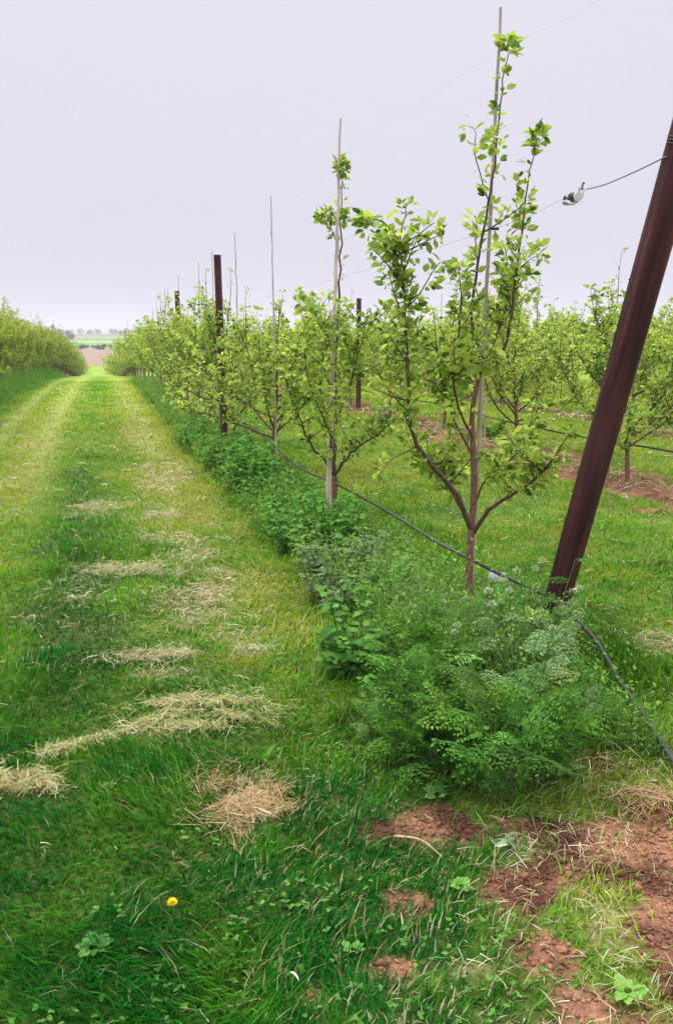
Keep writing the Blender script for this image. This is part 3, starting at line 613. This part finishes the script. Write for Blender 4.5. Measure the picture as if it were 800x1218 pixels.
# ------------------------------------------------------------------ irrigation pipes
pp = [P(x_, y_, d_) for x_, y_, d_ in ((815, 940, 2.82), (800, 914, 2.93), (765, 857, 3.32), (738, 812, 3.66), (712, 768, 3.95), (690, 742, 4.2), (668, 722, 4.34), (645, 706, 4.5), (600, 686, 4.62), (557, 664, 4.84), (520, 645, 5.2), (460, 608, 6.1), (400, 576, 7.42), (350, 552, 9.0))]
pp += [Vector((rowx(y) + .05, y, .33)) for y in (11, 13, 16, 20, 25)]
for q in pp[:5]: q.z = max(q.z, float(ground(q.x, q.y)) + .035)
pp.insert(0, Vector((1.45, 2.2, .02)))
wire('irrigation_pipe', pp, .0105, 'black plastic irrigation pipe hanging along the staked row and down to the grass at right', 'pipe', M_pipe, 90, 8)
wire('irrigation_pipe', [Vector((rowx(y, 3.6), y, .42 + .03 * math.sin(y))) for y in (7, 8.5, 10, 12, 14, 17, 20, 24)], .010, 'dark irrigation pipe low along the second row, crossing behind the leaning post', 'pipe', M_pipe, 40, 8)
# ------------------------------------------------------------------ weeds
def wcol(n, a, b):
    t = rng.random((n, 1)); return np.array(a) * (1 - t) + np.array(b) * t
def frond(L_, pairs=7):                                       # finely divided leaf, flat, root at origin along +y
    T = []; Rr = []; S = []
    for i in range(pairs):
        t = .15 + .83 * i / (pairs - 1); pl = L_ * .50 * (1 - t) ** .8 + .012; k = max(2, int(pl / .015))
        for sg in (-1, 1):
            a = R(60) * sg; pd = np.array([math.sin(a), math.cos(a), 0])
            for j in range(k + 1):
                u = (j + .5) / (k + .5); q = np.array([0, L_ * t, 0]) + pd * pl * u; ll = .24 * pl * (1.05 - u) ** .8 + .008
                for s2 in (-1, 1):
                    b = a + s2 * R(52); T.append(q + [0, 0, rng.normal(0, .002)]); Rr.append([math.sin(b), math.cos(b), rng.normal(0, .2)]); S.append(ll)
                if j == k: T.append(q); Rr.append([pd[0], pd[1], 0]); S.append(.016)
    return np.array(T), np.array(Rr), np.array(S)
def put_frond(lm, tm, base, az, rise, L_, ca, cb, droop=.9):
    T, Dr, S = frond(L_, 7); tn = rng.uniform(.45, 1.15) * (np.array([1.15, 1.0, .8]) if rng.random() < .05 else 1)
    # petiole then blade bending over
    h = rise; d = np.array([math.cos(az), math.sin(az), 0]); sidev = np.array([-d[1], d[0], 0])
    pet = np.array([base + d * (.15 * h * t * t) + np.array([0, 0, h * t]) for t in np.linspace(0, 1, 5)]); tube(tm, pet, np.linspace(.004, .0022, 5), (.10, .2, .06), 5, False)
    el0 = rng.uniform(.1, 1.3)
    def mp_(q):
        y = q[:, 1:2]; th = el0 - droop * y / L_ * 1.1
        rr = L_ / (droop * 1.1); fx = rr * (math.sin(el0) - np.sin(th)) ; fz = rr * (np.cos(th) - math.cos(el0))
        return pet[-1] + d * fx + sidev * q[:, 0:1] + np.array([0, 0, 1.0]) * (fz + q[:, 2:3] - .5 * np.abs(q[:, 0:1])) , th
    p, th = mp_(T); tang = d * np.cos(th) + np.array([0, 0, 1.0]) * np.sin(th); nrm = -d * np.sin(th) + np.array([0, 0, 1.0]) * np.cos(th)
    dr = sidev * Dr[:, 0:1] + tang * Dr[:, 1:2] + nrm * (Dr[:, 2:3] - .3 * np.abs(Dr[:, 0:1]))
    dr = norm(dr); n = len(p)
    kp = rng.random(n) > .04; S = S * rng.uniform(.75, 1.35, n); dr = norm(dr + rng.normal(0, .09, dr.shape)); p, dr, nrm, S = p[kp], dr[kp], nrm[kp], S[kp]; n = len(p)
    scatter(lm, DIA * np.array([1.75, 1, 1]), DIAF, frames(dr, up=nrm, roll=rng.normal(0, .15, n)), p, S, wcol(n, ca, cb) * tn)
    rc, _ = mp_(np.stack([np.zeros(7), np.linspace(0, L_, 7), np.zeros(7)], 1)); tube(tm, rc, np.linspace(.002, .0008, 7), (.10, .2, .06), 4, False)
def parsley(seed, nf=18, h=.36, L_=.22, ca=(.03, .15, .02), cb=(.15, .34, .045), umbels=0, uh=.6):
    global rng; kr = rng; rng = np.random.default_rng(seed); root = empty('cow_parsley', (0, 0, 0)); lm = NP(); tm = NP()
    for i in range(nf):
        az = i * 2.4 + rng.normal(0, .2); put_frond(lm, tm, np.array([.03 * math.cos(az), .03 * math.sin(az), 0]), az, h * rng.uniform(.2, 1.2), L_ * rng.uniform(.5, 1.0), ca, cb, rng.uniform(.3, .8))
    if umbels:
        um = NP()
        for i in range(umbels):
            st_ = wobble((0, 0, 0), (rng.normal(0, .15), rng.normal(0, .15), 1), uh * rng.uniform(.85, 1.1), 0, 7, .04); tube(tm, st_, np.linspace(.005, .002, len(st_)), (.13, .22, .08), 5, False)
            c = st_[-1]; n = 120; dd = rng.normal(0, 1, (n, 3)); dd[:, 2] = np.abs(dd[:, 2]) * .8 - .1; dd = norm(dd)
            pos = c + dd * rng.uniform(.014, .026, (n, 1)); scatter(um, DIA * np.array([2.2, 1, 1]), DIAF, frames(norm(dd + rng.normal(0, .6, (n, 3)))), pos, rng.uniform(.004, .009, n), wcol(n, (.28, .36, .2), (.55, .58, .45)))
            for j in (2, 4): leaves_on(lm, np.array([st_[j], st_[j] + [0, 0, .02]]), 0, .012, .05, per=(2, 3))
        um.build('flower_head', M_petal, root)
    lm.build('foliage', M_weed, root); tm.build('stem', M_weed, root); rng = kr; return root
def nettle(seed, ns=9, h=.4, size=.07, ca=(.03, .15, .02), cb=(.12, .30, .04), name='nettle_plant', tmpl=None):
    global rng; kr = rng; rng = np.random.default_rng(seed); root = empty(name, (0, 0, 0)); lm = NP(); tm = NP()
    for i in range(ns):
        a = rng.uniform(0, 6.28); st_ = wobble((.09 * math.cos(a) * rng.random(), .09 * math.sin(a) * rng.random(), 0), (.55 * math.cos(a), .55 * math.sin(a), 1), h * rng.uniform(.6, 1.15), .2, 8, .05)
        tube(tm, st_, np.linspace(.004, .002, len(st_)), (.07, .14, .04), 5, False); k = int(h / .045); an0 = rng.uniform(0, 3.14)
        for j in range(1, k + 1):
            q, dd = at(st_, j / k * .999); an = an0 + j * math.pi / 2
            for s_ in (0, math.pi) if j < k else (0, 1.57, 3.14, 4.71):
                d = np.array([[math.cos(an + s_), math.sin(an + s_), rng.uniform(-.35, .45)]]); sz = size * (1.15 - .5 * abs(j / k - .5) * 2) * rng.uniform(.8, 1.2)
                scatter(lm, RLEAF, RLEAFF, frames(d, roll=rng.normal(0, .25, 1)), (q + d * .012), np.array([sz]), wcol(1, ca, cb))
    lm.build('foliage', M_weed, root); tm.build('stem', M_weed, root); rng = kr; return root
usedw = set()
def plant(proto, x, y, s, label, cat, group):
    o = proto if proto.name not in usedw else copy_tree(proto); usedw.add(proto.name)
    o.location = (x, y, float(ground(x, y)) - .01); o.rotation_euler = (rng.normal(0, .06), rng.normal(0, .06), rng.uniform(0, 6.28)); o.scale = (s, s, s * rng.uniform(.9, 1.1)); tag(o, label, cat, group); return o
CPs = [parsley(301), parsley(302, 20, .30, .24), parsley(303, 16, .42, .20, (.07, .21, .06), (.24, .42, .12)), parsley(304, 18, .26, .17, (.06, .20, .03), (.24, .42, .06)), parsley(305, 14, .36, .15, (.11, .22, .09), (.30, .44, .20))]
TALL = [parsley(320 + q, 7, .62, .13, (.05, .18, .03), (.17, .35, .07), umbels=2, uh=.62) for q in range(2)]
CPs_low = parsley(306, 9, .20, .34, (.03, .15, .02), (.12, .30, .04)); CPs_low2 = parsley(307, 8, .26, .30, (.04, .17, .025), (.14, .32, .05))
PG = 'cow parsley plants at the foot of the leaning post'
front = [((590, 950), 1, 'lowest fern-leaved cow parsley plant at the front, drooping over the bare soil'),
         ((520, 918), 0, 'dark ferny plant at the front left of the cow parsley clump'),
         ((655, 925), 3, 'ferny plant at the front right of the clump, beside the flat broad leaf'),
         ((675, 875), 2, 'right-hand cow parsley plant, nearest the sloping pipe')]
for (px, py), k, lb_ in front: c = G(px, py); plant((CPs_low, CPs_low2)[k % 2], c.x, c.y, .95, lb_, 'cow parsley', PG)
mid = [(475, 880, .75), (515, 892, .8), (550, 915, .9), (590, 905, .9), (625, 885, .9), (490, 850, .7), (530, 858, .85), (570, 865, .9), (610, 850, .9), (645, 850, .75), (470, 830, .6), (505, 825, .75), (545, 828, .8), (585, 825, .85), (625, 815, .8),
       (480, 800, .6), (520, 798, .6), (560, 795, .65), (600, 785, .75), (640, 785, .6), (450, 800, .55), (500, 775, .5), (545, 770, .45), (585, 762, .6), (620, 755, .6), (590, 940, .7), (640, 915, .7), (450, 865, .5), (435, 890, .4), (680, 890, .55), (655, 820, .6), (480, 912, .5)]
for i, (px, py, sz_) in enumerate(mid):
    c = G(px, py); k = (0, 1, 3, 2, 4)[i % 5] if py > 810 else (4, 2, 4, 0)[i % 4]
    plant(CPs[k], c.x + rng.normal(0, .02), c.y + rng.normal(0, .02), sz_ * rng.uniform(.85, 1.15), 'ferny cow parsley plant packed inside the clump below the leaning post', 'cow parsley', PG)
for px, py, z_ in ((600, 800, .75), (645, 815, .8), (560, 790, .6), (620, 770, .75), (590, 830, .8), (520, 800, .55), (660, 850, .7), (540, 840, .7), (490, 800, .5)):
    c = G(px, py); plant(TALL[int(px / 5) % 2], c.x, c.y, z_, 'thin upright cow parsley stem with pale bud heads rising from the clump', 'cow parsley', 'flowering cow parsley stems')
fl = parsley(310, 5, .2, .12, umbels=1, uh=.62); c = P(658, 712, 4.15); plant(fl, c.x, c.y, 1, 'weed with a round pale seed head in front of the foot of the leaning post', 'weed', None); fl.scale = (1, 1, max(.3, c.z / .62)); fl.rotation_euler = (0, 0, 0)
fl2 = parsley(311, 4, .2, .12, umbels=1, uh=.62); c = P(678, 688, 4.2); plant(fl2, c.x, c.y, 1, 'taller weed with a pale round head overlapping the right edge of the leaning post', 'weed', None); fl2.scale = (1, 1, max(.3, c.z / .62)); fl2.rotation_euler = (0, 0, 0)
Ns = [nettle(401), nettle(402, 9, .34, .058, (.05, .17, .03), (.15, .33, .06)), nettle(403, 11, .45, .065), nettle(404, 10, .3, .05, (.08, .15, .06), (.17, .24, .12), 'dead_nettle')]
c = G(440, 795); plant(Ns[1], c.x, c.y - .0, 1.1, 'bright broad-leaved weed clump at the left edge, below the second tree', 'weed', None)
c = G(470, 790); plant(Ns[1], c.x, c.y, .9, 'bright broad-leaved weed just right of the brightest clump', 'weed', None)
c = G(415, 800); plant(Ns[1], c.x, c.y, .75, 'small low broad-leaved weed at the outer corner of the strip', 'weed', None)
for px, py in ((385, 715), (410, 700), (440, 700), (455, 690), (410, 730), (395, 690), (470, 720), (425, 675)):
    c = G(px, py); plant(Ns[3], c.x, c.y, rng.uniform(.8, 1.1), 'greyish dead-nettle plant by the foot of the second stake', 'weed', 'dead-nettles by the second stake')
y = 4.6
for px, py, k_, z_ in ((555, 880, 1, .6), (500, 905, 0, .5), (610, 915, 1, .5), (660, 860, 2, .6), (520, 840, 2, .7), (590, 800, 3, .8), (640, 880, 0, .55), (470, 850, 1, .6), (560, 760, 3, .7), (530, 745, 3, .8), (500, 750, 1, .6), (625, 740, 3, .7), (480, 745, 3, .8)):
    c = G(px, py); plant(Ns[k_], c.x, c.y, z_, 'broad-leaved weed growing up between the cow parsley fronds', 'weed', 'weeds mixed into the cow parsley clump')
while y < 20:
    for k in range(3 if y < 12 else 2):
        s_ = rng.uniform(-.68, .05); x = rowx(y) + s_ / KC
        if not (y < 5.6 and s_ > -.4):
            if vnoise(y * 1.3, y * 0 + 3., 55) > .28: plant(Ns[int(rng.choice([0, 2, 1, 1]))], x, y + rng.normal(0, .1), rng.uniform(.6, 1.1) * (.5 if s_ > -.3 else 1), 'dark broad-leaved weed in the dense strip under the staked row', 'weed', 'broad-leaved weeds under the staked row')
    y += .27 if y < 10 else .4
for px, py in ((540, 522),):
    c = G(px, py); x = rowx(c.y, 3.65 if py > 540 else 3.9); plant(Ns[2], x + rng.normal(0, .2), c.y, 1.0, 'dark weed tuft seen through the nearest tree, on the straw bed of the second row', 'weed', None)
# uncountable ground cover filling the strip
wm = NP()
for y0, y1, dens, L0, wd in ((2.7, 5.2, 3800, .19, .0045), (5.2, 9, 1500, .15, .006), (9, 16, 500, .16, .011), (16, 34, 130, .2, .022)):
    x, y = sample(y0, y1, dens); s = sval(x, y) + (fbm(x * 1.5, y * 1.5, 91, 3) - .5) * .35
    lo = -.78 + 0 * s; hi = np.where(y < 4.3, .08, np.where(y < 5.4, .4, .22)); k = (s > lo) & (s < hi) & (y > 3.05 + .5 * sstep(1.1, .0, x) ); x, y = x[k], y[k]; n = len(x)
    an = rng.uniform(0, 6.28, n); lean = rng.uniform(.05, .8, n); d = np.stack([np.cos(an) * np.sin(lean), np.sin(an) * np.sin(lean), np.cos(lean)], 1); h = L0 * rng.uniform(.3, 1.4, n) * np.where(s[k] > -.25, .62, 1) * np.where((y < 4.3) & (rng.random(n) < .35), 2.3, 1)
    scatter(wm, BLADE, BLADEF, frames(d, up=np.stack([-d[:, 0], -d[:, 1], np.full(n, .4)], 1)), np.stack([x, y, ground(x, y)], 1), np.stack([np.full(n, wd), h, h], 1), wcol(n, (.05, .15, .03), (.17, .28, .07)))
    # tiny cleavers-like leaflets at all heights
    kk = rng.integers(0, n, n * 3); z = rng.random(len(kk)) ** .8 * h[kk] * 1.25; dr = norm(rng.normal(0, 1, (len(kk), 3)) + [0, 0, .3])
    scatter(wm, DIA * np.array([1.8, 1, 1]), DIAF, frames(dr), np.stack([x[kk] + rng.normal(0, .025, len(kk)), y[kk] + rng.normal(0, .025, len(kk)), ground(x[kk], y[kk]) + z], 1), rng.uniform(.012, .028, len(kk)) * (1 + .5 * (y0 > 5) + 1.2 * (y0 > 8)), wcol(len(kk), (.05, .17, .02), (.22, .36, .07)))
tag(wm.build('weed_cover', M_weed), 'tangled grass and cleavers filling the strip under the staked row', kind='stuff')
# weeds under the left row and the other rows
wm = NP()
for off, a, b, dn_, hh in ((-4.75, 14, 50, 60, .45), (3.65, 8, 36, 12, .2), (7.3, 12, 36, 14, .25), (10.95, 15, 36, 14, .3)):
    n0 = int((b - a) * 1.5 * dn_); y = rng.uniform(a, b, n0); s_ = rng.normal(0, .33, n0); x = rowx(y, off) + s_; n = n0
    for rep in range(10 if off < 0 else 5):
        z = rng.random(n) * hh * np.exp(-(s_ / .5) ** 2) * 1.3; dr = norm(rng.normal(0, 1, (n, 3)) + [0, 0, .6])
        scatter(wm, BLADE, BLADEF, frames(dr), np.stack([x + rng.normal(0, .08, n), y + rng.normal(0, .08, n), ground(x, y) + z], 1), np.stack([np.full(n, .014 if off < 0 else .012), rng.uniform(.08, .2, n) * (1 if off < 0 else .6), np.full(n, .1)], 1), wcol(n, (.05, .17, .025), (.18, .34, .06)))
tag(wm.build('row_undergrowth', M_weed), 'coarse grass and weeds growing under the left and background rows', kind='stuff')
# ------------------------------------------------------------------ small single things near the camera
c = G(598, 700); c = P(590, 686, 4.9)
m = NP(); v = np.array([[-.05, 0, -.03], [.055, .01, -.035], [.06, .012, .022], [-.045, .002, .028], [0, -.018, .0]]); m.add(v, [(0, 1, 4), (1, 2, 4), (2, 3, 4), (3, 0, 4)], (.7, .7, .7)); m.add(v + [0, .0025, 0], [(1, 0, 4), (2, 1, 4), (3, 2, 4), (0, 3, 4)], (.7, .7, .7))
o = m.build('plastic_scrap', M_white); o.location = c; tag(o, 'crumpled white plastic scrap caught under the pipe between tree and leaning post', 'plastic scrap')
def dandelion():
    c = G(206, 1098); r = empty('dandelion', (c.x, c.y, float(ground(c.x, c.y)))); m = NP(); tube(m, [(0, 0, 0), (.004, .002, .03), (.0, .0, .062)], .0018, (.15, .25, .08), 6); m.build('stem', M_weed, r)
    m = NP(); n = 70; a = np.arange(n) * 2.4; el_ = np.linspace(1.2, .15, n); d = np.stack([np.cos(a) * np.cos(el_), np.sin(a) * np.cos(el_), np.sin(el_)], 1)
    scatter(m, BLADE, BLADEF, frames(d), np.tile([[0, 0, .06]], (n, 1)), np.stack([np.full(n, .004), np.full(n, .017), np.full(n, .017)], 1), wcol(n, (.75, .52, .01), (.85, .66, .03))); m.build('flower_head', M_petal, r)
    tag(r, 'single yellow dandelion flower in the dark grass at lower left', 'dandelion')
dandelion()
def broadweed(px, py, label, n=7, L_=.1, ca=(.08, .2, .06), cb=(.2, .36, .12), z=.02, name='broad_leaved_weed', wmul=.8):
    c = G(px, py); m = NP(); a = np.arange(n) * 2.4 + rng.random(); d = np.stack([np.cos(a), np.sin(a), rng.uniform(.15, .6, n)], 1)
    scatter(m, RLEAF * np.array([wmul, 1, 1]), RLEAFF, frames(d, roll=rng.normal(0, .3, n)), np.tile([[0, 0, z]], (n, 1)) + norm(d) * L_ * .25, L_ * rng.uniform(.5, 1.1, n), wcol(n, ca, cb)); o = m.build(name, M_weed); o.location = (c.x, c.y, float(ground(c.x, c.y))); tag(o, label, 'weed'); return o
broadweed(640, 930, 'flat grey-green broad leaves lying below the right of the cow parsley clump', 6, .17, wmul=.4)
broadweed(745, 1192, 'bright green rosette on bare soil at the lower right corner', 15, .04, (.13, .32, .05), (.25, .45, .1))
broadweed(548, 1062, 'light green leafy seedling in the middle of the bare patches', 14, .035, (.12, .3, .05), (.2, .4, .08))
broadweed(420, 1138, 'small clover-like seedling left of the lowest bare patch', 6, .03, (.1, .28, .05), (.16, .36, .08))
broadweed(520, 950, 'small rounded weed under the front edge of the cow parsley', 7, .05)
broadweed(112, 1142, 'low leafy rosette in the dark grass at lower left', 8, .05, (.08, .24, .06), (.14, .32, .08))
def petals(px, py, label, n, L_, z, tone=1.0):
    c = G(px, py); m = NP(); a = rng.uniform(0, 6.28, n); d = np.stack([np.cos(a), np.sin(a) * .4, rng.uniform(-.1, .4, n)], 1)
    scatter(m, RLEAF * [.45, 1, 2.5], RLEAFF, frames(d, roll=rng.normal(0, .8, n)), rng.normal(0, .008, (n, 3)) + [0, 0, z], L_ * rng.uniform(.6, 1.1, n), wcol(n, (.20, .33, .16), (.40, .50, .34)) ** (1 / tone)); o = m.build('wilted_leaf', M_petal); o.location = (c.x, c.y, float(ground(c.x, c.y))); tag(o, label, 'wilted leaf')
petals(450, 880, 'pale upturned wilted leaves on the grass left of the cow parsley clump', 4, .10, .09)
petals(342, 1190, 'small white petal scrap in the grass at the bottom edge', 1, .034, .065, 8.0)
petals(600, 1010, 'whitish wilted shoot lying on the bare soil in front of the clump', 8, .055, .03)
def stick(pts, label, r=.005, colr=(.33, .2, .15)):
    c = Vector((pts[0].x, pts[0].y, 0)); m = NP(); p = smooth([(q.x - c.x, q.y - c.y, float(ground(q.x, q.y)) + .015 + .03 * (i % 2)) for i, q in enumerate(pts)], 12); tube(m, p, np.linspace(r, r * .5, len(p)), colr, 6); o = m.build('dry_stalk', M_bark, None, True); o.location = c; tag(o, label, 'stalk')
stick([G(742, 940), G(775, 955), G(810, 965)], 'thick dry reddish stalk lying at the right edge on bare soil', .007)
stick([G(468, 996), G(500, 1010), G(525, 1018)], 'thin pale stalk across the uppermost bare patch', .004, (.4, .33, .2))
# ------------------------------------------------------------------ far tree line
def farwood(name, x0, x1, y, hgt, n, label, colr):
    m = NP()
    for i in range(n):
        x = rng.uniform(x0, x1); yy = y + rng.uniform(-25, 25); s_ = hgt * rng.uniform(.6, 1.2); zz = float(ground(x, yy)); k = 80
        d = norm(rng.normal(0, 1, (k, 3))); pos = np.array([x, yy, zz + s_ * .5]) + d * rng.uniform(.3, 1, (k, 1)) * [s_ * .7, s_ * .7, s_ * .5]
        scatter(m, BROAD, LEAFF, frames(norm(rng.normal(0, 1, (k, 3)))), pos, s_ * rng.uniform(.25, .5, k), np.array(colr) * rng.uniform(.8, 1.2, (k, 1)))
    tag(m.build(name, M_far), label, kind='stuff')
farwood('distant_wood', -700, 500, 1150, 6, 260, 'low bluish wooded skyline beyond the far fields', (.07, .12, .06))
farwood('distant_hedge', -160, 60, 292, 1.3, 160, 'dark hedge line beyond the ploughed field', (.05, .10, .04))
farwood('distant_copse', -230, -148, 480, 6, 14, 'grey green copse on the skyline above the left row', (.08, .11, .07))
# haze
import bmesh
b = bmesh.new(); bmesh.ops.create_cube(b, size=1.0); me = bpy.data.meshes.new('haze'); b.to_mesh(me); hz = bpy.data.objects.new('haze', me); sc.collection.objects.link(hz)
hz.scale = (5600, 4200, 62); hz.location = (0, 2040, 9.0); tag(hz, kind='stuff')
hm = bpy.data.materials.new('haze'); hm.use_nodes = True; t = hm.node_tree; t.nodes.clear(); o = t.nodes.new('ShaderNodeOutputMaterial'); v = t.nodes.new('ShaderNodeVolumePrincipled'); v.inputs['Density'].default_value = .0007; v.inputs['Color'].default_value = (.86, .86, .95, 1); t.links.new(v.outputs[0], o.inputs['Volume']); me.materials.append(hm)
